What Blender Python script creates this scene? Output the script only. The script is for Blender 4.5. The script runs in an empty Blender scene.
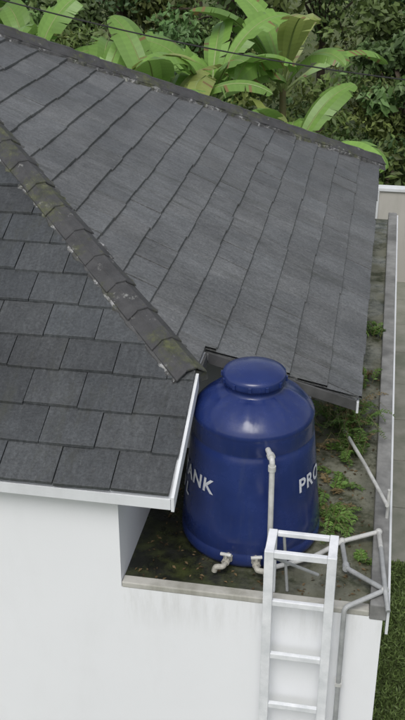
import bpy, bmesh, math, random
import numpy as np
from mathutils import Vector, Matrix

scene = bpy.context.scene
ANG = math.radians(-10.26)
CA, SA = math.cos(ANG), math.sin(ANG)
OX, OY = -0.19, 5.76

def W(a, b, h):
    return Vector((OX + a*CA - b*SA, OY + a*SA + b*CA, h))

# ------------------------------------------------------------------ materials
def new_mat(name):
    m = bpy.data.materials.new(name); m.use_nodes = True
    nt = m.node_tree; bs = nt.nodes["Principled BSDF"]
    return m, nt, bs

def ramp(nt, src, p0, c0, p1, c1):
    r = nt.nodes.new("ShaderNodeValToRGB")
    r.color_ramp.elements[0].position = p0; r.color_ramp.elements[0].color = (*c0, 1)
    r.color_ramp.elements[1].position = p1; r.color_ramp.elements[1].color = (*c1, 1)
    nt.links.new(src, r.inputs[0]); return r

def mix(nt, fac, c1, c2, mode='MIX'):
    m = nt.nodes.new("ShaderNodeMix"); m.data_type = 'RGBA'; m.blend_type = mode
    for inp, v in ((m.inputs[0], fac), (m.inputs[6], c1), (m.inputs[7], c2)):
        if isinstance(v, (int, float)): inp.default_value = v
        elif isinstance(v, tuple): inp.default_value = (*v, 1)
        else: nt.links.new(v, inp)
    return m.outputs[2]

def coords(nt, scale=(1, 1, 1)):
    tc = nt.nodes.new("ShaderNodeTexCoord"); mp = nt.nodes.new("ShaderNodeMapping")
    mp.inputs["Scale"].default_value = scale
    nt.links.new(tc.outputs["Object"], mp.inputs[0]); return mp.outputs[0]

def noise(nt, vec, scale, detail=5, rough=0.6):
    n = nt.nodes.new("ShaderNodeTexNoise"); n.inputs["Scale"].default_value = scale
    n.inputs["Detail"].default_value = detail; n.inputs["Roughness"].default_value = rough
    nt.links.new(vec, n.inputs["Vector"]); return n.outputs["Fac"]

def bump(nt, bs, h, strength=0.3, dist=0.01):
    b = nt.nodes.new("ShaderNodeBump"); b.inputs["Strength"].default_value = strength
    b.inputs["Distance"].default_value = dist
    nt.links.new(h, b.inputs["Height"]); nt.links.new(b.outputs[0], bs.inputs["Normal"])

def tile_mat(name, dark, light, streak_axis, rough=0.62, tonefac=1.0, pale=0.5):
    m, nt, bs = new_mat(name)
    st = (7, 1.2, 3) if streak_axis == 'b' else (1.2, 7, 3)
    v = coords(nt); vs = coords(nt, st)
    n1 = noise(nt, v, 1.1, 5, 0.65); n2 = noise(nt, vs, 4.0, 6, 0.7); n3 = noise(nt, v, 45, 4, 0.7)
    c = ramp(nt, n2, 0.34, dark, 0.68, light).outputs[0]
    c = mix(nt, 0.5, c, ramp(nt, n1, 0.38, dark, 0.64, light).outputs[0])
    g = ramp(nt, n3, 0.3, (0.58,)*3, 0.75, (1.38,)*3).outputs[0]
    c = mix(nt, 1.0, c, g, 'MULTIPLY')
    at = nt.nodes.new("ShaderNodeVertexColor"); at.layer_name = "tc"
    c = mix(nt, tonefac, c, mix(nt, 1.0, c, at.outputs[0], 'MULTIPLY'))
    e = ramp(nt, noise(nt, coords(nt, (st[0]*1.6, st[1]*1.6, 3)), 5.0, 8, 0.8), 0.55, (0, 0, 0), 0.75, (pale,)*3).outputs[0]
    c = mix(nt, e, c, (0.21, 0.215, 0.215))
    mm = ramp(nt, noise(nt, coords(nt, (st[0]*.35, st[1]*.6, 1)), 1.6, 9, 0.78), 0.52, (0, 0, 0), 0.70, (0.7,)*3).outputs[0]
    c = mix(nt, mm, c, (0.036, 0.038, 0.028))
    nt.links.new(c, bs.inputs["Base Color"]); bs.inputs["Roughness"].default_value = rough
    bump(nt, bs, n3, 0.6, 0.007)
    return m

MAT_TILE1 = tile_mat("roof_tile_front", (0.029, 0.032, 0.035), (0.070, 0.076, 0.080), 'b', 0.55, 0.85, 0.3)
MAT_TILE2 = tile_mat("roof_tile_side", (0.068, 0.070, 0.071), (0.158, 0.162, 0.163), 'a', 0.50, 0.55, 0.4)  # paler than front tiles: dusty wear, plus grazing sky sheen put into the colour

def cap_mat(name, base, white, lo, hi, lichen=0.8):
    m, nt, bs = new_mat(name)
    v = coords(nt)
    c = ramp(nt, noise(nt, v, 6, 6, 0.7), 0.3, base, 0.75, tuple(x*2.1 for x in base)).outputs[0]
    w = ramp(nt, noise(nt, v, 7, 10, 0.75), lo, (0, 0, 0), hi, (1, 1, 1)).outputs[0]
    c = mix(nt, w, c, white)
    l = ramp(nt, noise(nt, v, 1.9, 9, 0.78), 0.50, (0, 0, 0), 0.64, (lichen,)*3).outputs[0]
    c = mix(nt, l, c, ramp(nt, noise(nt, v, 14, 4), 0.35, (0.030, 0.036, 0.016), 0.65, (0.12, 0.13, 0.045)).outputs[0])
    nt.links.new(c, bs.inputs["Base Color"]); bs.inputs["Roughness"].default_value = 0.8
    bump(nt, bs, noise(nt, v, 40, 5), 0.7, 0.01)
    return m
MAT_CAP = cap_mat("ridge_cap_concrete", (0.034, 0.034, 0.035), (0.22, 0.22, 0.21), 0.60, 0.67)
MAT_MORTAR = cap_mat("flaking_mortar", (0.045, 0.045, 0.045), (0.33, 0.33, 0.33), 0.535, 0.60, 0.9)

def plaster(name, col, stain=(0.42, 0.41, 0.37), amount=0.35, lo=0.93, drip=None):
    m, nt, bs = new_mat(name)
    v = coords(nt); vs = coords(nt, (2, 2, 0.7))
    f = ramp(nt, noise(nt, vs, 1.2, 8, 0.65), 0.5, (0, 0, 0), 0.85, (amount,)*3).outputs[0]
    c = mix(nt, f, col, stain)
    f2 = ramp(nt, noise(nt, v, 0.8, 4), 0.35, (lo,)*3, 0.7, (1, 1, 1)).outputs[0]
    c = mix(nt, 1.0, c, f2, 'MULTIPLY')
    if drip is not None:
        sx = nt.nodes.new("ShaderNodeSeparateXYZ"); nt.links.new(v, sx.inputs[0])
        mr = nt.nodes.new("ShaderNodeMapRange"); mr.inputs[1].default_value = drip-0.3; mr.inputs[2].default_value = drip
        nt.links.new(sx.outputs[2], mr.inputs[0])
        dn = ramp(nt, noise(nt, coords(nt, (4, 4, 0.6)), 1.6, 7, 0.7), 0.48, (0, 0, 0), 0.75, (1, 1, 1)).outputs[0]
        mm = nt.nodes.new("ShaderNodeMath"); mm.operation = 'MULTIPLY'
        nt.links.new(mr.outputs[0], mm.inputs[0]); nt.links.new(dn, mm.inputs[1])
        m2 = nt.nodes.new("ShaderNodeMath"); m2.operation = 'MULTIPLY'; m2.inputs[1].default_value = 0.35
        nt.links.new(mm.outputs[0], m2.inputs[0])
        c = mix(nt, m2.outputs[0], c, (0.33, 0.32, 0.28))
    nt.links.new(c, bs.inputs["Base Color"]); bs.inputs["Roughness"].default_value = 0.85
    bump(nt, bs, noise(nt, v, 60, 6, 0.7), 0.2, 0.004)
    return m
MAT_WALL = plaster("white_plaster", (0.81, 0.82, 0.84), (0.68, 0.68, 0.68), 0.3, 0.97)
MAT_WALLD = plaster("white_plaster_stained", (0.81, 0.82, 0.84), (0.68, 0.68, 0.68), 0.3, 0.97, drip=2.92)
MAT_TRIM = plaster("white_trim_paint", (0.70, 0.72, 0.74), (0.34, 0.34, 0.32), 0.4)
MAT_LIP = plaster("weathered_lip", (0.46, 0.45, 0.41), (0.10, 0.10, 0.06), 0.95)
MAT_BEIGE = plaster("beige_plaster", (0.50, 0.48, 0.44), (0.25, 0.24, 0.2), 0.5)

def slab_mat():
    m, nt, bs = new_mat("mossy_concrete")
    v = coords(nt)
    c = ramp(nt, noise(nt, v, 1.5, 8, 0.68), 0.30, (0.11, 0.11, 0.07), 0.68, (0.27, 0.27, 0.215)).outputs[0]
    w = ramp(nt, noise(nt, v, 2.6, 10, 0.78), 0.47, (0, 0, 0), 0.59, (0.92,)*3).outputs[0]
    c = mix(nt, w, c, (0.036, 0.042, 0.018))
    s = ramp(nt, noise(nt, v, 26, 5, 0.8), 0.64, (0, 0, 0), 0.69, (1,)*3).outputs[0]
    c = mix(nt, s, c, (0.06, 0.04, 0.02))
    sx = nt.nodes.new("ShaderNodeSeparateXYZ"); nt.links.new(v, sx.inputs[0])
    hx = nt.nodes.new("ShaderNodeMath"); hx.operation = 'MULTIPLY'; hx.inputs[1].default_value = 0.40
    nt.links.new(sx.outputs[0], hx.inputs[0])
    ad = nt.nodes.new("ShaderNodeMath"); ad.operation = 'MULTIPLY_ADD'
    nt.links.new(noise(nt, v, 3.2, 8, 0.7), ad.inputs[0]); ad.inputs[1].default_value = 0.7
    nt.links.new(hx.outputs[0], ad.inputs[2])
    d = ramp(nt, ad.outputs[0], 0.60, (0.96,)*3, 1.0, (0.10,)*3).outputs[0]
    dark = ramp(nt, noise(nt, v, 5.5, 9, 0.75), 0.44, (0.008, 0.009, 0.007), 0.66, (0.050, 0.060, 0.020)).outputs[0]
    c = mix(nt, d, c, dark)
    nt.links.new(c, bs.inputs["Base Color"])
    r = ramp(nt, noise(nt, v, 1.8, 4), 0.44, (0.12,)*3, 0.6, (0.7,)*3).outputs[0]
    nt.links.new(r, bs.inputs["Roughness"])
    bump(nt, bs, noise(nt, v, 30, 6, 0.7), 0.3, 0.006)
    return m
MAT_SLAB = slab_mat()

def simple(name, c0, c1, scale=8, rough=0.5, bs_=0.15, bd=0.004, metal=0.0):
    m, nt, bs = new_mat(name)
    v = coords(nt); n = noise(nt, v, scale, 6, 0.65)
    nt.links.new(ramp(nt, n, 0.35, c0, 0.7, c1).outputs[0], bs.inputs["Base Color"])
    bs.inputs["Roughness"].default_value = rough; bs.inputs["Metallic"].default_value = metal
    bump(nt, bs, noise(nt, v, scale*6, 4), bs_, bd)
    return m
MAT_CURB = simple("dark_weathered_curb", (0.13, 0.13, 0.125), (0.30, 0.30, 0.29), 3, 0.85, 0.4)
MAT_FLASH = simple("dark_flashing", (0.05, 0.05, 0.05), (0.11, 0.11, 0.11), 4, 0.7, 0.3)
MAT_PVC = simple("pvc_pipe", (0.40, 0.40, 0.38), (0.64, 0.64, 0.62), 7, 0.45)
MAT_PVCG = simple("grey_pvc_pipe", (0.26, 0.27, 0.27), (0.42, 0.43, 0.43), 7, 0.5)
MAT_LADDER = simple("white_enamel_steel", (0.60, 0.62, 0.64), (0.82, 0.83, 0.85), 6, 0.4)
MAT_LETTER = simple("white_letter_paint", (0.45, 0.47, 0.54), (0.74, 0.76, 0.80), 22, 0.6)
MAT_BRASS = simple("grey_valve", (0.3, 0.29, 0.25), (0.5, 0.48, 0.42), 20, 0.45)
MAT_WIRE = simple("black_cable", (0.015,)*3, (0.03,)*3, 5, 0.6)
MAT_POLE = simple("concrete_pole", (0.2,)*3, (0.32,)*3, 4, 0.85)
MAT_BARK = simple("bark", (0.06, 0.045, 0.03), (0.14, 0.11, 0.08), 9, 0.9, 0.6, 0.02)
MAT_STEM = simple("banana_stem", (0.10, 0.12, 0.04), (0.16, 0.11, 0.05), 6, 0.6, 0.4, 0.01)
MAT_PATH = simple("concrete_path", (0.17, 0.18, 0.14), (0.32, 0.31, 0.27), 1.6, 0.9, 0.3)

def blue_mat():
    m, nt, bs = new_mat("blue_polyethylene")
    v = coords(nt)
    c = ramp(nt, noise(nt, v, 2.5, 6), 0.35, (0.012, 0.023, 0.100), 0.7, (0.018, 0.035, 0.145)).outputs[0]
    d = ramp(nt, noise(nt, coords(nt, (6, 6, 0.8)), 2.2, 8, 0.75), 0.52, (0,)*3, 0.8, (0.3,)*3).outputs[0]
    c = mix(nt, d, c, (0.07, 0.085, 0.12))
    nt.links.new(c, bs.inputs["Base Color"])
    nt.links.new(ramp(nt, noise(nt, v, 5, 6, 0.7), 0.35, (0.15,)*3, 0.7, (0.34,)*3).outputs[0], bs.inputs["Roughness"])
    bump(nt, bs, noise(nt, v, 5, 3), 0.12, 0.02)
    return m
MAT_BLUE = blue_mat()

def ground_mat():
    m, nt, bs = new_mat("ground_grass_soil")
    v = coords(nt)
    c = ramp(nt, noise(nt, v, 0.6, 8, 0.7), 0.35, (0.05, 0.075, 0.02), 0.7, (0.11, 0.13, 0.045)).outputs[0]
    s = ramp(nt, noise(nt, v, 3.0, 8, 0.8), 0.58, (0, 0, 0), 0.68, (0.8,)*3).outputs[0]
    c = mix(nt, s, c, (0.12, 0.10, 0.065))
    nt.links.new(c, bs.inputs["Base Color"]); bs.inputs["Roughness"].default_value = 0.95
    bump(nt, bs, noise(nt, v, 20, 6, 0.7), 0.8, 0.05)
    return m
MAT_GROUND = ground_mat()

def leaf_mat(name, rough=0.5, trans=0.3):
    m, nt, bs = new_mat(name)
    at = nt.nodes.new("ShaderNodeVertexColor"); at.layer_name = "tc"
    c = at.outputs[0]
    nt.links.new(c, bs.inputs["Base Color"]); bs.inputs["Roughness"].default_value = rough
    tr = nt.nodes.new("ShaderNodeBsdfTranslucent"); nt.links.new(c, tr.inputs[0])
    mx = nt.nodes.new("ShaderNodeMixShader"); mx.inputs[0].default_value = trans
    out = nt.nodes["Material Output"]
    nt.links.new(bs.outputs[0], mx.inputs[1]); nt.links.new(tr.outputs[0], mx.inputs[2])
    nt.links.new(mx.outputs[0], out.inputs[0])
    return m
MAT_LEAF = leaf_mat("foliage_leaf", 0.55)
MAT_BANANA = leaf_mat("banana_leaf", 0.4, 0.35)

# ------------------------------------------------------------------ builders
def group(name, a=0, b=0, h=0, parent=None):
    e = bpy.data.objects.new(name, None); e.empty_display_size = 0.3
    e.location = W(a, b, h); e.rotation_euler = (0, 0, ANG)
    scene.collection.objects.link(e)
    e["org"] = (a, b, h)
    return e

def add_mesh(name, bm, mat, grp, smooth=False, bevel=0.0):
    o = Vector(grp["org"])
    for v in bm.verts: v.co -= o
    me = bpy.data.meshes.new(name); bm.to_mesh(me); bm.free()
    me.materials.append(mat)
    if smooth:
        me.polygons.foreach_set("use_smooth", [True]*len(me.polygons))
    ob = bpy.data.objects.new(name, me); scene.collection.objects.link(ob)
    ob.parent = grp
    if bevel > 0:
        md = ob.modifiers.new("bevel", 'BEVEL'); md.width = bevel; md.segments = 2; md.limit_method = 'ANGLE'
    return ob

def hexa(bm, p):
    vs = [bm.verts.new(q) for q in p]
    fs = []
    for f in ((3, 2, 1, 0), (4, 5, 6, 7), (0, 1, 5, 4), (1, 2, 6, 5), (2, 3, 7, 6), (3, 0, 4, 7)):
        fs.append(bm.faces.new([vs[i] for i in f]))
    return fs

def box(bm, a0, a1, b0, b1, h0, h1):
    return hexa(bm, [(a0, b0, h0), (a1, b0, h0), (a1, b1, h0), (a0, b1, h0),
                     (a0, b0, h1), (a1, b0, h1), (a1, b1, h1), (a0, b1, h1)])

def prism(bm, pts, drop):
    n = len(pts)
    top = [bm.verts.new(p) for p in pts]; bot = [bm.verts.new((p[0], p[1], p[2]-drop)) for p in pts]
    bm.faces.new(top); bm.faces.new(list(reversed(bot)))
    for i in range(n):
        j = (i+1) % n
        bm.faces.new([top[i], bot[i], bot[j], top[j]])

def tube(bm, pts, r, seg=12, r2=None, close=True):
    pts = [Vector(p) for p in pts]; rings = []
    n = len(pts)
    ref = None
    for i, p in enumerate(pts):
        d = (pts[min(i+1, n-1)] - pts[max(i-1, 0)]).normalized()
        if ref is None:
            ref = Vector((0, 0, 1)) if abs(d.z) < 0.9 else Vector((1, 0, 0))
        x = (ref - d*ref.dot(d)).normalized(); ref = x; y = d.cross(x)
        rr = r if r2 is None else r + (r2-r)*i/(n-1)
        rings.append([bm.verts.new(p + (x*math.cos(t)+y*math.sin(t))*rr) for t in [2*math.pi*k/seg for k in range(seg)]])
    for i in range(n-1):
        for k in range(seg):
            bm.faces.new([rings[i][k], rings[i][(k+1) % seg], rings[i+1][(k+1) % seg], rings[i+1][k]])
    if close:
        bm.faces.new(list(reversed(rings[0]))); bm.faces.new(rings[-1])

def pipe_path(pts, rad=0.05, seg=5):
    pts = [Vector(p) for p in pts]; out = [pts[0]]
    for i in range(1, len(pts)-1):
        p = pts[i]; d0 = (pts[i-1]-p); d1 = (pts[i+1]-p)
        r = min(rad, d0.length*0.45, d1.length*0.45)
        s = p + d0.normalized()*r; e = p + d1.normalized()*r
        for k in range(seg+1):
            t = k/seg; out.append(s*(1-t)**2 + p*2*t*(1-t) + e*t*t)
    out.append(pts[-1]); return out

# ------------------------------------------------------------------ HOUSE
house = group("house", -0.45, 0.12, 0)
SL = 3.07
VA = -0.03
NB0, NB1 = 1.36, 1.86
EA = 1.18
EB = 9.2
H1 = lambda b: 4.0 + 0.5*b
H2 = lambda a: 4.44 - 0.5*a
PK = (-4.29, 5.17, 6.585); PK2 = (-6.83, 5.17, 6.585)
LA = -12.0

bm = bmesh.new()
box(bm, -11.6, -0.45, 0.12, 8.85, 0, 3.93)
add_mesh("main_walls", bm, MAT_WALL, house)
bm = bmesh.new()
box(bm, -0.47, 0.72, 2.1, 8.87, 3.03, 3.98)
add_mesh("side_walls", bm, MAT_WALL, house)
bm = bmesh.new()
box(bm, -0.45, 1.50, 0.12, 9.0, 0, 3.04)
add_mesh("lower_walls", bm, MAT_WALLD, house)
bm = bmesh.new()
box(bm, -0.449, 1.42, 0.20, 8.95, 3.0, SL)
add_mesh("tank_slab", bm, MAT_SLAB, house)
bm = bmesh.new()
box(bm, -0.447, 1.40, 0.116, 0.205, 3.041, SL+0.02)
add_mesh("slab_front_lip", bm, MAT_LIP, house, bevel=0.008)
bm = bmesh.new()
box(bm, 1.40, 1.525, 0.112, 9.02, 3.02, SL+0.09)
add_mesh("slab_side_curb", bm, MAT_CURB, house, bevel=0.01)
bm = bmesh.new()
box(bm, 1.525, 1.545, 0.112, 9.02, 2.9, SL+0.05)
add_mesh("curb_drip_edge", bm, MAT_TRIM, house)

d = 0.012
bm = bmesh.new()
prism(bm, [(LA, 0.0, H1(0)-d), (VA, 0.0, H1(0)-d), (VA, 0.94, H1(0.94)-d), (PK[0], PK[1], PK[2]-d), (PK2[0], PK2[1], PK2[2]-d)], 0.06)
prism(bm, [(VA, 0.94, H2(VA)-d), (VA, NB0, H2(VA)-d), (EA, NB1, H2(EA)-d), (EA, EB, H2(EA)-d), (PK[0], PK[1], PK[2]-d)], 0.06)
prism(bm, [(EA, EB, 3.85-d), (-12.3, EB, 3.85-d), (PK2[0], PK2[1], PK2[2]-d), (PK[0], PK[1], PK[2]-d)], 0.06)
prism(bm, [(-12.3, EB, 3.85-d), (LA, 0, 4.0-d), (PK2[0], PK2[1], PK2[2]-d)], 0.06)
add_mesh("roof_deck", bm, MAT_TRIM, house)

bm = bmesh.new()
box(bm, LA, VA, -0.022, -0.001, 3.895, 3.985)
box(bm, EA+0.001, EA+0.022, NB1, EB, 3.73, 3.835)
def slope_board(a0, b0, a1, b1, h0, h1, ta, tb, up=0.0, dn=0.12):
    hexa(bm, [(a0, b0, h0-dn), (a1, b1, h1-dn), (a1+ta, b1+tb, h1-dn), (a0+ta, b0+tb, h0-dn),
              (a0, b0, h0+up), (a1, b1, h1+up), (a1+ta, b1+tb, h1+up), (a0+ta, b0+tb, h0+up)])
slope_board(VA+0.002, -0.02, VA+0.002, 0.94, H1(-0.02), H1(0.94), 0.024, 0, 0.01, 0.11)
box(bm, -11.6, VA, 0.0, 0.118, 3.888, 3.894)
add_mesh("fascia_boards", bm, MAT_TRIM, house, bevel=0.003)
bm = bmesh.new()
slope_board(VA+0.002, 0.945, VA+0.002, NB0-0.02, H2(VA), H2(VA), 0.02, 0, 0.0, 0.09)
slope_board(VA+0.024, NB0-0.014, EA, NB1-0.024, H2(VA+0.024), H2(EA), 0, 0.02, 0.012, 0.085)
add_mesh("notch_flashing", bm, MAT_FLASH, house, bevel=0.003)

def tiles(name, P, along, up, slope, L, D, e, w, clips, mat, seed, stagger=0.5, var=0.22):
    rnd = random.Random(seed)
    bm = bmesh.new(); col = bm.loops.layers.float_color.new("tc")
    nr = int(D/e)+1
    for r in range(nr):
        off = (stagger*w if r % 2 else 0.0) + rnd.uniform(-0.02, 0.02)
        nc = int(L/w)+2
        rowv = rnd.uniform(-0.008, 0.008)
        for c in range(-1, nc):
            x0 = c*w - off; x1 = x0 + w - 0.006
            x0 = max(x0, 0); x1 = min(x1, L)
            if x1-x0 < 0.03: continue
            j = rnd.uniform(-0.004, 0.004); tj = rnd.uniform(-0.008, 0.008); k = rnd.uniform(-0.004, 0.004)
            s0 = r*e - 0.03 + rowv + tj; s1 = r*e + e + 0.05
            th = 0.026; pf = 0.054 + j; pb = 0.022
            P_ = []
            for (s, q) in ((s0, pf), (s1, pb)):
                for x, kk in ((x0, k), (x1, -k)):
                    P_.append((P[0]+along[0]*x+up[0]*s, P[1]+along[1]*x+up[1]*s, P[2]+slope*s+q+kk, ))
            f0, f1, b0, b1 = P_
            lo = lambda p: (p[0], p[1], p[2]-th)
            fs = hexa(bm, [lo(f0), lo(f1), lo(b1), lo(b0), f0, f1, b1, b0])
            v = rnd.uniform(1-var, 1+var)
            if rnd.random() < 0.05: v *= 1.2
            t = rnd.uniform(-0.02, 0.02)
            for f in fs:
                for l in f.loops: l[col] = (v+t, v, v-t, 1)
    for (pt, nn) in clips:
        bmesh.ops.bisect_plane(bm, geom=bm.verts[:]+bm.edges[:]+bm.faces[:], plane_co=(pt[0], pt[1], 0),
                               plane_no=(nn[0], nn[1], 0), clear_outer=True)
    bmesh.ops.recalc_face_normals(bm, faces=bm.faces[:])
    return add_mesh(name, bm, mat, house, bevel=0.0025)

def perp(p, q, side):
    dx, dy = q[0]-p[0], q[1]-p[1]; n = Vector((dy, -dx)).normalized()
    if n.dot(Vector((side[0]-p[0], side[1]-p[1]))) > 0: n = -n
    return (p, (n.x, n.y))

hip1 = ((0.0, 0.88), PK); hip2 = ((EA, EB), PK)
hipL = ((LA, 0), PK2); hipBL = ((-12.3, EB), PK2)
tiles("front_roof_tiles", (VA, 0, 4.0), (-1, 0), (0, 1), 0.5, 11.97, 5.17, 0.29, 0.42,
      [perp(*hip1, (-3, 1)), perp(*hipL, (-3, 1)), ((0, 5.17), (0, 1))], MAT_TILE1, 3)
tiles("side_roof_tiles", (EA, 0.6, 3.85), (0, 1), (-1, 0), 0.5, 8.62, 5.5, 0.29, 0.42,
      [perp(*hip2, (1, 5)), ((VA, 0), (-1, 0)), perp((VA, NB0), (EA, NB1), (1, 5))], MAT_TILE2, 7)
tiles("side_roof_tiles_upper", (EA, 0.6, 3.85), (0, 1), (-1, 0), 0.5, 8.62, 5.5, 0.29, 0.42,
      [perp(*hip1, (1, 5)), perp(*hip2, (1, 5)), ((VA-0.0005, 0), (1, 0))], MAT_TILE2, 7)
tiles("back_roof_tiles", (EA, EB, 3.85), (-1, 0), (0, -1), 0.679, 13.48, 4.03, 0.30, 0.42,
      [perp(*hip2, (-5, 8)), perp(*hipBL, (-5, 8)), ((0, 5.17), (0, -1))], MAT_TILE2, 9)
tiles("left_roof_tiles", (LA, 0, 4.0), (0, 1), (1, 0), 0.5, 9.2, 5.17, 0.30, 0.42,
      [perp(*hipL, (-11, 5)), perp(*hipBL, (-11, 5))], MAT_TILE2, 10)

def caps(p0, p1, hw=0.135, drop=0.066, lift=0.075, seed=1):
    rnd = random.Random(seed)
    p0 = Vector(p0); p1 = Vector(p1); dv = p1-p0; L = dv.length; dv.normalize()
    side = Vector((dv.y, -dv.x, 0)).normalized()
    bmc = bmesh.new(); sp = 0.36; n = int(L/sp)+1
    prof = [(-hw, -drop), (-hw*0.42, -drop*0.22), (-hw*0.36, -0.004), (hw*0.36, -0.004), (hw*0.42, -drop*0.22), (hw, -drop)]
    for i in range(n):
        s0 = i*sp - 0.02 + rnd.uniform(-.008, .008); s1 = min(s0+sp+0.05, L+0.03)
        rr = []
        jz = rnd.uniform(-0.003, 0.003); js = rnd.uniform(-0.005, 0.005)
        for (s, lf, sc) in ((s0, lift+0.012+jz, 1.02), (s0+0.02, lift+0.012+jz, 1.02), (s1, lift-0.004, 0.98)):
            c = p0 + dv*s + Vector((0, 0, lf)) + side*js
            top = [bmc.verts.new(c + side*x*sc + Vector((0, 0, z))) for x, z in prof]
            bot = [bmc.verts.new(c + side*x*sc + Vector((0, 0, z-0.016))) for x, z in reversed(prof)]
            rr.append(top+bot)
        m = len(rr[0])
        for q in range(2):
            for k in range(m):
                bmc.faces.new([rr[q][k], rr[q][(k+1) % m], rr[q+1][(k+1) % m], rr[q+1][k]])
        bmc.faces.new(rr[0]); bmc.faces.new(list(reversed(rr[-1])))
    bmesh.ops.recalc_face_normals(bmc, faces=bmc.faces[:])
    add_mesh("hip_cap_tiles", bmc, MAT_CAP, house, bevel=0.003)
    bmm = bmesh.new(); nseg = int(L/0.05); rows = []
    for i in range(nseg+1):
        c = p0 + dv*(L*i/nseg)
        w1 = hw+0.03+rnd.uniform(-0.02, 0.015); w2 = hw+0.03+rnd.uniform(-0.02, 0.015)
        rows.append([bmm.verts.new(c+side*(-w1)+Vector((0, 0, lift-drop-0.085))),
                     bmm.verts.new(c+side*(-w1+0.012)+Vector((0, 0, lift-drop-0.012))),
                     bmm.verts.new(c+Vector((0, 0, lift-0.03))),
                     bmm.verts.new(c+side*(w2-0.012)+Vector((0, 0, lift-drop-0.012))),
                     bmm.verts.new(c+side*w2+Vector((0, 0, lift-drop-0.085)))])
    for i in range(nseg):
        for k in range(4):
            bmm.faces.new([rows[i][k], rows[i][k+1], rows[i+1][k+1], rows[i+1][k]])
    bmm.faces.new(rows[0]); bmm.faces.new(list(reversed(rows[-1])))
    bmesh.ops.recalc_face_normals(bmm, faces=bmm.faces[:])
    add_mesh("hip_mortar_bed", bmm, MAT_MORTAR, house)

caps((VA-0.04, 0.92, 4.46), PK, seed=1)
caps((EA, EB-0.03, 3.86), PK, hw=0.19, lift=0.12, drop=0.10, seed=2)
caps((LA, 0, 4.0), PK2, seed=3)
caps((-12.3, EB, 3.85), PK2, seed=4)
caps(PK, PK2, seed=5)

# ------------------------------------------------------------------ WATER TANK
TA, TB = 0.41, 1.0
tank = group("water_tank", TA, TB, SL)
def RB(z):
    return 0.560 + (0.462-0.560)*min(max((z-0.1)/1.0, 0), 1)
prof = [(0, 0.0), (0.51, 0.0), (0.545, 0.015), (0.558, 0.05), (0.556, 0.11), (0.548, 0.125), (0.546, 0.14), (RB(.16), 0.16)]
for z in (0.30, 0.50, 0.70, 0.86): prof.append((RB(z), z))
prof += [(RB(0.93), 0.93), (RB(0.95)-0.008, 0.945), (RB(0.95)-0.008, 0.965), (RB(0.98), 0.98), (RB(1.07), 1.07),
         (0.468, 1.09), (0.471, 1.11), (0.464, 1.135), (0.445, 1.16), (0.420, 1.19), (0.385, 1.22), (0.335, 1.255), (0.27, 1.29), (0.228, 1.305),
         (0.215, 1.32), (0.215, 1.36), (0.238, 1.365), (0.243, 1.38), (0.243, 1.42), (0.233, 1.44), (0.20, 1.45), (0.13, 1.47), (0.05, 1.475), (0, 1.475)]
bm = bmesh.new(); SEG = 96; rings = []
for (r, z) in prof:
    if r == 0:
        rings.append([bm.verts.new((TA, TB, SL+z+0.004))]); continue
    rg = []
    for k in range(SEG):
        t = 2*math.pi*k/SEG
        zz = z
        if 1.18 < z < 1.30:
            zz += 0.010*max(0, math.cos(t*8))**2
        rg.append(bm.verts.new((TA+r*math.cos(t), TB+r*math.sin(t), SL+zz+0.004)))
    rings.append(rg)
for i in range(len(rings)-1):
    A, B = rings[i], rings[i+1]
    for k in range(SEG):
        k2 = (k+1) % SEG
        if len(A) == 1: bm.faces.new([A[0], B[k2], B[k]])
        elif len(B) == 1: bm.faces.new([A[k], A[k2], B[0]])
        else: bm.faces.new([A[k], A[k2], B[k2], B[k]])
bmesh.ops.recalc_face_normals(bm, faces=bm.faces[:])
add_mesh("tank_body", bm, MAT_BLUE, tank, smooth=True)
bm = bmesh.new()
for k in range(12):
    t = 2*math.pi*k/12
    c = Vector((TA+0.246*math.cos(t), TB+0.246*math.sin(t), SL+1.40))
    x = Vector((math.cos(t), math.sin(t), 0)); y = Vector((-x.y, x.x, 0)); z = Vector((0, 0, 1))
    hexa(bm, [c-x*.008-y*.012-z*.02, c+x*.008-y*.012-z*.02, c+x*.008+y*.012-z*.02, c-x*.008+y*.012-z*.02,
              c-x*.008-y*.012+z*.02, c+x*.008-y*.012+z*.02, c+x*.008+y*.012+z*.02, c-x*.008+y*.012+z*.02])
add_mesh("lid_grips", bm, MAT_BLUE, tank, bevel=0.003)

camdir = math.atan2(-5.63-TB, 1.21-TA)
def lettering(txt, size, az_start, zbase, name):
    cu = bpy.data.curves.new(name, 'FONT'); cu.body = txt; cu.size = size; cu.offset = 0.004; cu.space_character = 1.12
    ob = bpy.data.objects.new(name, cu); scene.collection.objects.link(ob)
    bpy.context.view_layer.update()
    me = bpy.data.meshes.new_from_object(ob.evaluated_get(bpy.context.evaluated_depsgraph_get()))
    bpy.data.objects.remove(ob)
    b = bmesh.new(); b.from_mesh(me)
    bmesh.ops.triangulate(b, faces=b.faces[:])
    for _ in range(3):
        lng = [e for e in b.edges if e.calc_length() > 0.02]
        if lng:
            bmesh.ops.subdivide_edges(b, edges=lng, cuts=1)
            bmesh.ops.triangulate(b, faces=[f for f in b.faces if len(f.verts) > 3])
    for v in b.verts:
        z = zbase + v.co.y; r = RB(z)+0.007
        t = az_start + v.co.x/r
        v.co = Vector((TA+r*math.cos(t), TB+r*math.sin(t), SL+z))
    add_mesh(name, b, MAT_LETTER, tank)
R = math.radians
lettering("TANK", 0.16, camdir-R(86), 0.60, "lettering_tank")
lettering("1000 L", 0.14, camdir-R(113), 0.44, "lettering_litre")
lettering("PRO", 0.16, camdir+R(44), 0.60, "lettering_pro")

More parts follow.
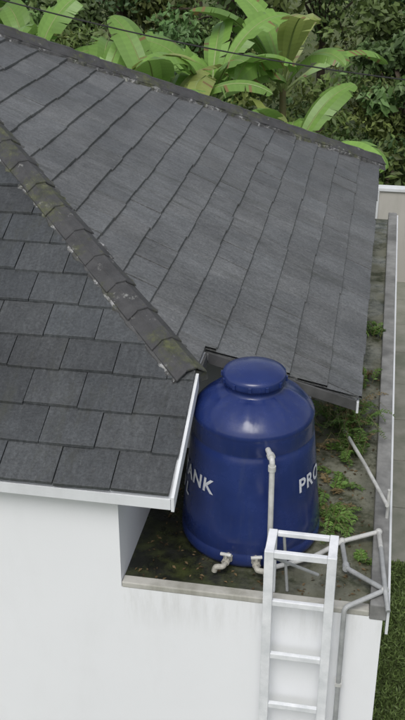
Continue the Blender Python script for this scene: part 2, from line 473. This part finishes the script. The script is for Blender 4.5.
# ---- tank plumbing
plumb = group("inlet_pipe", 0.6, 0.5, SL)
def rad_pt(az, r, z): return (TA+r*math.cos(az), TB+r*math.sin(az), SL+z)
azv = camdir + R(14)
bm = bmesh.new()
top_in = rad_pt(azv, 0.43, 1.03)
o = rad_pt(azv, 0.60, 1.03)
foot = rad_pt(azv, 0.62, 0.10)
tube(bm, pipe_path([top_in, o, foot], 0.05), 0.021)
tube(bm, [rad_pt(azv, 0.54, 1.03), rad_pt(azv, 0.575, 1.03)], 0.03)
tube(bm, [(o[0], o[1], o[2]-0.10), (o[0], o[1], o[2]-0.055)], 0.029)
tube(bm, [(foot[0], foot[1], foot[2]+0.03), (foot[0], foot[1], foot[2]-0.03)], 0.030)
add_mesh("riser_pipe", bm, MAT_PVC, plumb, smooth=False, bevel=0.002)
bm = bmesh.new()
f = Vector(foot)
tube(bm, pipe_path([f, f+Vector((0, 0, -0.04)), (0.95, 0.62, SL+0.06), (1.16, 0.86, SL+0.06), (1.44, 0.98, SL+0.10), (1.46, 0.72, SL+0.14)], 0.04), 0.019)
add_mesh("floor_pipe", bm, MAT_PVC, plumb)

def valve(name, az, turn):
    g = group(name, *rad_pt(az, 0.55, 0.1))
    bm = bmesh.new()
    tube(bm, [rad_pt(az, 0.50, 0.10), rad_pt(az, 0.66, 0.10)], 0.022)
    tube(bm, [rad_pt(az, 0.548, 0.10), rad_pt(az, 0.575, 0.10)], 0.04, seg=6)
    tube(bm, [rad_pt(az, 0.605, 0.10), rad_pt(az, 0.63, 0.10)], 0.032, seg=8)
    e1 = Vector(rad_pt(az, 0.68, 0.10)); tdir = Vector((-math.sin(az), math.cos(az), 0))*turn
    tube(bm, pipe_path([rad_pt(az, 0.64, 0.10), e1, e1+tdir*0.06+Vector((0, 0, -0.015)), e1+tdir*0.07+Vector((0, 0, -0.06))], 0.02), 0.022)
    tube(bm, [rad_pt(az, 0.617, 0.12), rad_pt(az, 0.617, 0.165)], 0.012)
    add_mesh("valve_body", bm, MAT_BRASS, g, bevel=0.002)
    bm = bmesh.new()
    tube(bm, [rad_pt(az-0.07, 0.617, 0.165), rad_pt(az+0.07, 0.617, 0.17)], 0.014)
    add_mesh("valve_handle", bm, MAT_PVC, g, bevel=0.003)
valve("drain_valve", camdir-R(17), -1)
valve("outlet_valve", camdir+R(5), 1)

g = group("corner_pipes", 1.2, 0.3, SL)
bm = bmesh.new()
tube(bm, pipe_path([(1.16, 0.86, SL+0.05), (1.21, 0.52, SL+0.07), (1.50, 0.24, SL+0.13), (1.22, 0.055, SL+0.08), (1.22, 0.055, 0.1)], 0.04), 0.019)
tube(bm, [(1.205, 0.56, SL+0.07), (1.21, 0.50, SL+0.075)], 0.028)
tube(bm, pipe_path([(1.46, 0.72, SL+0.14), (1.50, 0.24, SL+0.15), (1.53, 0.07, SL+0.08)], 0.03), 0.018)
add_mesh("overflow_pipe", bm, MAT_PVCG, g)
bm = bmesh.new()
for q in ((1.16, 0.86, SL+0.06), (1.50, 0.24, SL+0.13), (1.44, 0.98, SL+0.10)):
    bmesh.ops.create_uvsphere(bm, u_segments=14, v_segments=8, radius=0.03, matrix=Matrix.Translation(q))
for z in (2.4, 1.2):
    box(bm, 1.195, 1.245, 0.035, 0.118, z, z+0.03)
add_mesh("pipe_elbows", bm, MAT_PVC, g)
g = group("loose_pipe", 1.3, 1.8, SL)
bm = bmesh.new()
tube(bm, [(1.09, 2.5, SL+0.10), (1.30, 1.78, SL+0.20), (1.49, 1.08, SL+0.29)], 0.016)
add_mesh("pipe_length", bm, MAT_PVC, g)
bm = bmesh.new()
tube(bm, [(1.50, 1.2, SL+0.09), (1.50, 1.2, SL+0.36)], 0.014)
add_mesh("support_peg", bm, MAT_PVC, g)

# ------------------------------------------------------------------ LADDER
lad = group("wall_ladder", 0.9, 0.0, 0)
bm = bmesh.new()
L0, L1 = 0.67, 1.11; LB = 0.0; t = 0.034; HT = 3.63
for x in (L0, L1):
    box(bm, x-t, x+t, LB-0.02, LB+0.02, 0.0, HT)
    box(bm, x-t+0.002, x+t-0.002, LB+0.02, LB+0.26, HT-0.045, HT-0.003)
    box(bm, x-t+0.004, x+t-0.004, LB+0.225, LB+0.262, SL-0.002, HT-0.046)
box(bm, L0+t, L1-t, LB-0.018, LB+0.018, HT-0.055, HT-0.002)
box(bm, L0+t, L1-t, LB+0.222, LB+0.258, HT-0.043, HT-0.006)
hh = 3.17
while hh > 0.2:
    box(bm, L0+t, L1-t, LB-0.016, LB+0.018, hh-0.024, hh+0.024)
    hh -= 0.50
for z in (2.7, 1.2):
    for x in (L0, L1):
        box(bm, x-0.015, x+0.015, LB+0.02, 0.119, z-0.02, z+0.02)
add_mesh("ladder_frame", bm, MAT_LADDER, lad, bevel=0.005)
bm = bmesh.new()
tube(bm, [(L0+0.02, LB+0.03, HT-0.08), (L1-0.1, LB+0.24, SL+0.20)], 0.012)
tube(bm, [(L0+0.08, LB+0.24, HT-0.04), (L0+0.12, LB+0.24, SL+0.02)], 0.011)
add_mesh("ladder_brace", bm, MAT_PVCG, lad)

# ------------------------------------------------------------------ leafy things
def leaves_obj(name, C, Nrm, Ax, ln, wd, cols, mat, parent=None):
    n = len(C)
    Ax = Ax/np.linalg.norm(Ax, axis=1)[:, None]
    S = np.cross(Nrm, Ax); S /= (np.linalg.norm(S, axis=1)[:, None]+1e-9)
    U = np.cross(Ax, S)
    l = ln[:, None]; w = wd[:, None]
    V = np.empty((n, 4, 3))
    V[:, 0] = C - Ax*l*0.5; V[:, 1] = C + S*w*0.5 + U*w*0.12 - Ax*l*0.05
    V[:, 2] = C + Ax*l*0.5 - U*l*0.12; V[:, 3] = C - S*w*0.5 + U*w*0.12 - Ax*l*0.05
    me = bpy.data.meshes.new(name)
    me.vertices.add(n*4); me.vertices.foreach_set("co", V.reshape(-1))
    idx = np.arange(n*4).reshape(n, 4)
    tri = np.concatenate([idx[:, [0, 1, 2]], idx[:, [0, 2, 3]]], axis=1).reshape(-1)
    me.loops.add(n*6); me.loops.foreach_set("vertex_index", tri)
    me.polygons.add(n*2)
    me.polygons.foreach_set("loop_start", np.arange(0, n*6, 3)); me.polygons.foreach_set("loop_total", np.full(n*2, 3))
    me.update(calc_edges=True)
    ca = me.color_attributes.new("tc", 'FLOAT_COLOR', 'POINT')
    cc = np.ones((n, 4, 4)); cc[:, :, :3] = cols[:, None, :]
    ca.data.foreach_set("color", cc.reshape(-1))
    me.materials.append(mat)
    ob = bpy.data.objects.new(name, me); scene.collection.objects.link(ob)
    if parent: ob.parent = parent
    return ob

rng = np.random.default_rng(5)
def clump_leaves(centers, radii, per, size, base, spread=0.3, tonev=0.35):
    Cs, Ns, As, Ls, Ws, Ks = [], [], [], [], [], []
    for c, r in zip(centers, radii):
        n = int(per)
        dirs = rng.normal(size=(n, 3)); dirs /= np.linalg.norm(dirs, axis=1)[:, None]
        rad = r*(rng.random(n)**0.45)
        P = np.array(c) + dirs*rad[:, None]*np.array([1, 1, 0.75])
        nr = dirs*0.7 + np.array([0, -0.15, 0.8]) + rng.normal(size=(n, 3))*0.28
        ax = rng.normal(size=(n, 3)) + np.array([0, 0, -0.4])
        lsz = size*rng.uniform(0.7, 1.5)
        s = lsz*rng.uniform(0.6, 1.35, n)
        tone = rng.uniform(1-tonev, 1+tonev); hue = rng.uniform(-0.15, 0.35)
        k = np.array(base)*tone*np.array([1+hue, 1, 1-hue*0.5])
        col = k[None, :]*rng.uniform(1-spread, 1+spread, n)[:, None]
        Cs.append(P); Ns.append(nr); As.append(ax); Ls.append(s); Ws.append(s*rng.uniform(0.35, 0.6, n)); Ks.append(col)
    return [np.concatenate(x) for x in (Cs, Ns, As, Ls, Ws, Ks)]

def make_tree(x, y, height, crown, base, size=0.2, nclump=22, per=420, name="broadleaf_tree"):
    e = bpy.data.objects.new(name, None); e.location = (x, y, 0); scene.collection.objects.link(e)
    e["org"] = (0, 0, 0)
    bm = bmesh.new()
    lean = rng.uniform(-0.4, 0.4, 2)
    top = Vector((lean[0], lean[1], height*0.7))
    tube(bm, [(0, 0, 0), (lean[0]*.3, lean[1]*.3, height*.3), (lean[0]*.6, lean[1]*.7, height*.5), top], 0.16, 8, 0.05)
    cs, rs = [], []
    for i in range(nclump):
        d_ = rng.normal(size=3); d_ /= np.linalg.norm(d_)
        rr = crown*rng.uniform(0.45, 1.0)
        c = np.array([top.x, top.y, height*0.66]) + d_*rr*np.array([1, 1, height*0.36/crown])
        c[2] = max(c[2], 0.8)
        cs.append(c); rs.append(crown*rng.uniform(0.2, 0.42))
        s = Vector((lean[0]*.6, lean[1]*.6, height*rng.uniform(0.35, 0.65)))
        mid = (s+Vector(c))*0.5+Vector((0, 0, 0.15))
        tube(bm, [s, mid, Vector(c)], 0.045, 5, 0.012)
    me = bpy.data.meshes.new("trunk"); bm.to_mesh(me); bm.free(); me.materials.append(MAT_BARK)
    tr = bpy.data.objects.new("trunk", me); scene.collection.objects.link(tr); tr.parent = e
    A = clump_leaves(cs, rs, per, size, base)
    leaves_obj("crown", *A[:6], MAT_LEAF, e)

G1 = (0.105, 0.175, 0.052); G2 = (0.130, 0.200, 0.060); G3 = (0.078, 0.138, 0.044)
tree_spots = [(-9, 30, 7.5, 2.6, G1), (-5.5, 27.5, 6.0, 2.3, G2), (-2.2, 30, 7.2, 2.6, G3), (0.8, 28, 6.4, 2.4, G1), (3.6, 31, 7.5, 2.8, G2),
              (5.6, 26.5, 5.6, 2.3, G3), (8.5, 28, 7.0, 2.7, G1), (-13, 28, 7, 2.8, G2), (12.5, 27, 7, 2.8, G3),
              (-6.5, 37, 9, 3.3, G3), (0, 38, 9, 3.4, G2), (6.5, 38, 9, 3.4, G1), (-14, 38, 9, 3.4, G1), (13, 38, 9, 3.4, G2),
              (4.6, 24.0, 4.4, 1.6, G2)]
for (x, y, hgt, cr, gcol) in tree_spots:
    make_tree(x, y, hgt, cr, gcol, size=0.20 if y < 33 else 0.30, nclump=24 if y < 33 else 18, per=270 if y < 33 else 180)

cs, rs = [], []
for i in range(150):
    x = rng.uniform(-14, 14); y = rng.uniform(20.8, 27)
    top = 1.2 + (y-19)*0.32
    for z in np.arange(0.5, top+rng.uniform(0, 1.0), 0.8):
        cs.append((x+rng.uniform(-.4, .4), y+rng.uniform(-.4, .4), z)); rs.append(rng.uniform(0.4, 0.85))
A = clump_leaves(cs, rs, 105, 0.18, G1, 0.3, 0.45)
leaves_obj("foliage", *A[:6], MAT_LEAF)

def banana(x, y, hgt, nl, seed, az0=0.0):
    rnd = random.Random(seed)
    e = bpy.data.objects.new("banana_plant", None); e.location = (x, y, 0); scene.collection.objects.link(e); e["org"] = (0, 0, 0)
    bm = bmesh.new()
    lx, ly = rnd.uniform(-.25, .25), rnd.uniform(-.2, .2)
    tube(bm, [(0, 0, 0), (lx*.4, ly*.4, hgt*.5), (lx, ly, hgt)], 0.13, 12, 0.065)
    me = bpy.data.meshes.new("pseudostem"); bm.to_mesh(me); bm.free(); me.materials.append(MAT_STEM)
    st = bpy.data.objects.new("pseudostem", me); scene.collection.objects.link(st); st.parent = e
    verts, faces, cols = [], [], []
    for i in range(nl):
        az = az0 + i*2.399 + rnd.uniform(-.4, .4); age = i/nl
        L = rnd.uniform(1.9, 2.8); Wd = rnd.uniform(0.52, 0.76)
        el = math.radians(rnd.uniform(66, 84) - age*40); droop = rnd.uniform(0.8, 1.5) + age*0.5
        pos = Vector((lx, ly, hgt-0.1)); NS = 46
        tone = rnd.uniform(0.85, 1.3)
        base = Vector((0.185, 0.325, 0.072))*tone if rnd.random() < 0.8 else Vector((0.26, 0.31, 0.09))*tone
        hx = Vector((math.cos(az), math.sin(az), 0)); sd = Vector((-hx.y, hx.x, 0))
        roll = rnd.uniform(-0.6, 0.6)
        pts = []
        for k in range(NS+1):
            s = k/NS
            ang = el - droop*s*s*1.15
            dr = hx*math.cos(ang)+Vector((0, 0, 1))*math.sin(ang)
            if k > 0: pos = pos + dr*(L/NS)
            up = (Vector((0, 0, 1))*math.cos(ang) - hx*math.sin(ang))
            S = sd*math.cos(roll)+up*math.sin(roll); U = up*math.cos(roll)-sd*math.sin(roll)
            pts.append((pos.copy(), dr, S, U, s))
        def wid(s):
            if s < 0.13: return 0.015
            q = (s-0.13)/0.87
            return Wd*0.5*min(1, math.sin(min(q*2.6, math.pi/2))) * (1 if q < .6 else math.sqrt(max(0, 1-((q-.6)/.4)**2)))+0.004
        for side in (-1, 1):
            k = 0
            while k < NS:
                run = rnd.choice([1, 2, 3, 5, 7, 10, 14]); k1 = min(NS, k+run)
                dz = rnd.uniform(-0.45, 0.08) - age*0.4; shade = rnd.uniform(0.92, 1.08); tear = rnd.uniform(0.012, 0.04)
                for q in range(k, k1):
                    qi, qo, qm = [], [], []
                    for kk in (q, q+1):
                        p, dr, S, U, s = pts[kk]
                        w = wid(s)
                        inset = -tear if (kk == k1 and k1 < NS) else 0.0
                        mid = p + S*side*w*0.5 + U*w*0.11 + dr*(0.05*w)
                        out = p + S*side*w + U*w*(0.11+dz) + dr*(0.30*w+inset)
                        qi.append(p); qm.append(mid); qo.append(out)
                    vn = 1.0 + 0.03*((q % 2)*2-1)
                    for A_, B_, f_ in ((qi, qm, 1.06), (qm, qo, 0.97)):
                        b0 = len(verts)
                        verts += [A_[0], A_[1], B_[1], B_[0]]; faces.append((b0, b0+1, b0+2, b0+3))
                        c_ = base*shade*f_*vn
                        if f_ < 1 and rnd.random() < 0.03+0.05*age: c_ = Vector((0.24, 0.17, 0.07))
                        cols += [(c_.x, c_.y, c_.z, 1)]*4
                k = k1
        for q in range(NS):
            p, dr, S, U, s = pts[q]; p2, _, S2, U2, s2 = pts[q+1]
            r0 = 0.026*(1-s)+0.006; r1 = 0.026*(1-s2)+0.006
            for (o1, o2) in ((S*-1, U*-1), (U*-1, S), (S, U), (U, S*-1)):
                b0 = len(verts)
                verts += [p+o1*r0, p+o2*r0, p2+o2*r1, p2+o1*r1]; faces.append((b0, b0+1, b0+2, b0+3))
                cols += [(0.32, 0.40, 0.15, 1)]*4
    me = bpy.data.meshes.new("leaves"); me.from_pydata([tuple(v) for v in verts], [], faces)
    ca = me.color_attributes.new("tc", 'FLOAT_COLOR', 'POINT')
    ca.data.foreach_set("color", [c for q in cols for c in q])
    me.materials.append(MAT_BANANA)
    ob = bpy.data.objects.new("leaves", me); scene.collection.objects.link(ob); ob.parent = e

banana(-3.3, 19.8, 3.9, 9, 11)
banana(-1.9, 18.9, 3.5, 9, 12, 1.0)
banana(-0.7, 18.2, 3.4, 10, 13, 2.0)
banana(0.35, 19.3, 3.6, 10, 14, 0.4)
banana(1.3, 18.0, 2.7, 9, 15, 1.7)
banana(1.7, 20.6, 3.7, 9, 16, 2.5)
banana(-4.8, 22.0, 4.2, 8, 17)

def weed(name, a, b, h, n, rad, height, seed):
    rnd = np.random.default_rng(seed)
    g = group(name, a, b, h)
    C, NR, AX, SZ, K = [], [], [], [], []
    bm = bmesh.new()
    for i in range(n):
        t_ = rnd.uniform(0, 6.28); r_ = rad*rnd.uniform(.35, 1.3)
        p0 = np.array([rnd.normal()*rad*.35, rnd.normal()*rad*.5, 0.0])
        p2 = p0+np.array([r_*math.cos(t_), r_*1.4*math.sin(t_), height*rnd.uniform(.0, .8)])
        p1 = (p0+p2)/2+np.array([0, 0, height*rnd.uniform(.4, 1.0)])
        off = np.array([a, b, h+0.004])
        tube(bm, [Vector(p0+off), Vector(p1+off), Vector(p2+off)], 0.003, 4, 0.0015)
        tone = rnd.uniform(.6, 1.5); dry = rnd.random() < 0.12
        base = np.array([0.20, 0.15, 0.07]) if dry else np.array([0.12, 0.21, 0.045])
        for k in range(14):
            s = 0.15+0.85*k/13
            p = p0*(1-s)**2+p1*2*s*(1-s)+p2*s*s
            dr = (p2-p0)/np.linalg.norm(p2-p0); sd = np.cross(dr, [0, 0, 1.0])
            for sg in (-1, 1):
                ln = 0.075*(1-0.6*s)*rnd.uniform(.7, 1.2)
                ax = dr*0.6+sd*sg+rnd.normal(size=3)*.15
                C.append(p+ax*ln*.4+np.array([0, 0, 0.006])); AX.append(ax); SZ.append(ln); NR.append(np.array([0, 0, 1.0])+rnd.normal(size=3)*.3)
                K.append(base*tone*rnd.uniform(.8, 1.2))
    SZ = np.array(SZ)
    leaves_obj("weed_leaves", np.array(C), np.array(NR), np.array(AX), SZ, SZ*0.36, np.array(K), MAT_LEAF, g)
    add_mesh("weed_stems", bm, MAT_STEM, g)
weed("weed_plant", 1.08, 2.75, SL, 75, 0.30, 0.24, 21)
weed("weed_plant", 1.16, 2.30, SL, 26, 0.17, 0.12, 22)
weed("weed_plant", 1.07, 1.25, SL, 24, 0.18, 0.08, 23)
weed("weed_plant", 1.06, 1.72, SL, 12, 0.15, 0.06, 24)
weed("weed_plant", 1.22, 3.7, SL, 16, 0.14, 0.12, 25)
weed("weed_plant", 1.30, 4.9, SL, 14, 0.12, 0.10, 26)
weed("weed_plant", 1.34, 0.75, SL, 6, 0.07, 0.04, 27)
m = 1100
aa = rng.uniform(-0.4, 1.38, m); bb = rng.uniform(0.22, 4.0, m)
P = np.array([tuple(W(x, y, SL+0.006+0.004*rng.random())) for x, y in zip(aa, bb)])
s = rng.uniform(0.012, 0.05, m)
cols = np.array([0.10, 0.07, 0.035])[None, :]*rng.uniform(0.4, 2.4, m)[:, None]
leaves_obj("leaf_litter", P, rng.normal(size=(m, 3))*0.15+np.array([0, 0, 1]), rng.normal(size=(m, 3))*np.array([1, 1, 0.1]), s, s*0.5, cols, MAT_LEAF)

# ------------------------------------------------------------------ ground etc.
me = bpy.data.meshes.new("ground"); me.from_pydata([(-300, -200, 0), (300, -200, 0), (300, 400, 0), (-300, 400, 0)], [], [(0, 1, 2, 3)])
me.materials.append(MAT_GROUND); ob = bpy.data.objects.new("ground", me); scene.collection.objects.link(ob)
g = group("concrete_path", 2, 5, 0)
bm = bmesh.new()
bb_ = 4.7
while bb_ < 13.4:
    box(bm, 1.60, 3.15, bb_, bb_+1.18, -0.05, 0.03); bb_ += 1.2
add_mesh("path_surface", bm, MAT_PATH, g, bevel=0.01)
g = group("boundary_wall", 2, 14, 0)
bm = bmesh.new(); box(bm, -6, 7, 14.0, 14.15, 0, 1.95)
add_mesh("wall_panel", bm, MAT_BEIGE, g)
bm = bmesh.new(); box(bm, -6.02, 7.02, 13.96, 14.19, 1.95, 2.02)
for x in np.arange(-6, 7.1, 0.8): box(bm, x-0.05, x+0.05, 13.95, 13.999, 0, 1.949)
add_mesh("wall_coping", bm, MAT_TRIM, g, bevel=0.01)
g = group("boundary_wall", 2.9, 6, 0)
bm = bmesh.new(); box(bm, 3.2, 3.33, -6, 13.9, 0, 1.5)
add_mesh("wall_panel", bm, MAT_BEIGE, g)

m = 26000
aa = rng.uniform(1.56, 3.1, m); bb = rng.uniform(-1.5, 4.7, m)
P = np.array([tuple(W(x, y, 0.035)) for x, y in zip(aa, bb)])
ax = rng.normal(size=(m, 3))*0.8+np.array([0, 0, 1]); s = rng.uniform(0.05, 0.12, m)
cols = np.array([0.17, 0.24, 0.075])[None, :]*rng.uniform(0.5, 1.5, m)[:, None]
leaves_obj("grass", P, rng.normal(size=(m, 3)), ax, s, s*0.18+0.004, cols, MAT_LEAF)

e = bpy.data.objects.new("overhead_cable", None); e.location = (5, 15.4, 4.6); e["org"] = (5, 15.4, 4.6); scene.collection.objects.link(e)
bm = bmesh.new()
pts = []
for i in range(61):
    x = -12+34*i/60; pts.append((x-5, 15.55-0.08*(x+3)/6-15.4, 0.0119*(x-8)**2+4.607-4.6))
tube(bm, pts, 0.011, 6)
me = bpy.data.meshes.new("cable"); bm.to_mesh(me); bm.free(); me.materials.append(MAT_WIRE)
o = bpy.data.objects.new("cable", me); scene.collection.objects.link(o); o.parent = e
for x, hgt in ((-12, 9.6), (22, 7.2)):
    bm = bmesh.new(); tube(bm, [(0, 0, 0), (0, 0, hgt*.5), (0, 0, hgt)], 0.14, 12, 0.09)
    box(bm, -0.5, 0.5, -0.14, -0.08, hgt-0.4, hgt-0.3)
    me = bpy.data.meshes.new("utility_pole"); bm.to_mesh(me); bm.free(); me.materials.append(MAT_POLE)
    o = bpy.data.objects.new("utility_pole", me); o.location = (x, 15.55-0.08*(x+3)/6, 0); scene.collection.objects.link(o)

# ------------------------------------------------------------------ light
w = bpy.data.worlds.new("World"); scene.world = w; w.use_nodes = True
nt = w.node_tree; bg = nt.nodes["Background"]
sky = nt.nodes.new("ShaderNodeTexSky"); sky.sky_type = 'NISHITA'; sky.sun_disc = False
SE, SR = math.radians(56), math.radians(195)
sky.sun_elevation = SE; sky.sun_rotation = SR; sky.air_density = 1.0; sky.dust_density = 3.0
hs = nt.nodes.new("ShaderNodeHueSaturation"); hs.inputs["Saturation"].default_value = 0.34
nt.links.new(sky.outputs[0], hs.inputs["Color"]); nt.links.new(hs.outputs[0], bg.inputs[0])
bg.inputs[1].default_value = 0.15
sl = bpy.data.lights.new("sun", 'SUN'); sl.energy = 1.5; sl.angle = math.radians(30); sl.color = (1, 0.99, 0.97)
sl.energy = 1.5
so = bpy.data.objects.new("sun", sl); scene.collection.objects.link(so)
sd = Vector((math.sin(SR)*math.cos(SE), math.cos(SR)*math.cos(SE), math.sin(SE)))
so.rotation_euler = sd.to_track_quat('Z', 'Y').to_euler(); so.location = (0, 0, 30)

cam = bpy.data.cameras.new("camera"); co = bpy.data.objects.new("camera", cam); scene.collection.objects.link(co)
cam.sensor_fit = 'VERTICAL'; cam.sensor_height = 36; cam.lens = 50; cam.clip_end = 1000
co.location = (0, 0, 8); co.rotation_euler = (math.radians(63), 0, 0)
scene.camera = co
scene.view_settings.view_transform = 'Standard'; scene.view_settings.look = 'None'; scene.view_settings.exposure = 0
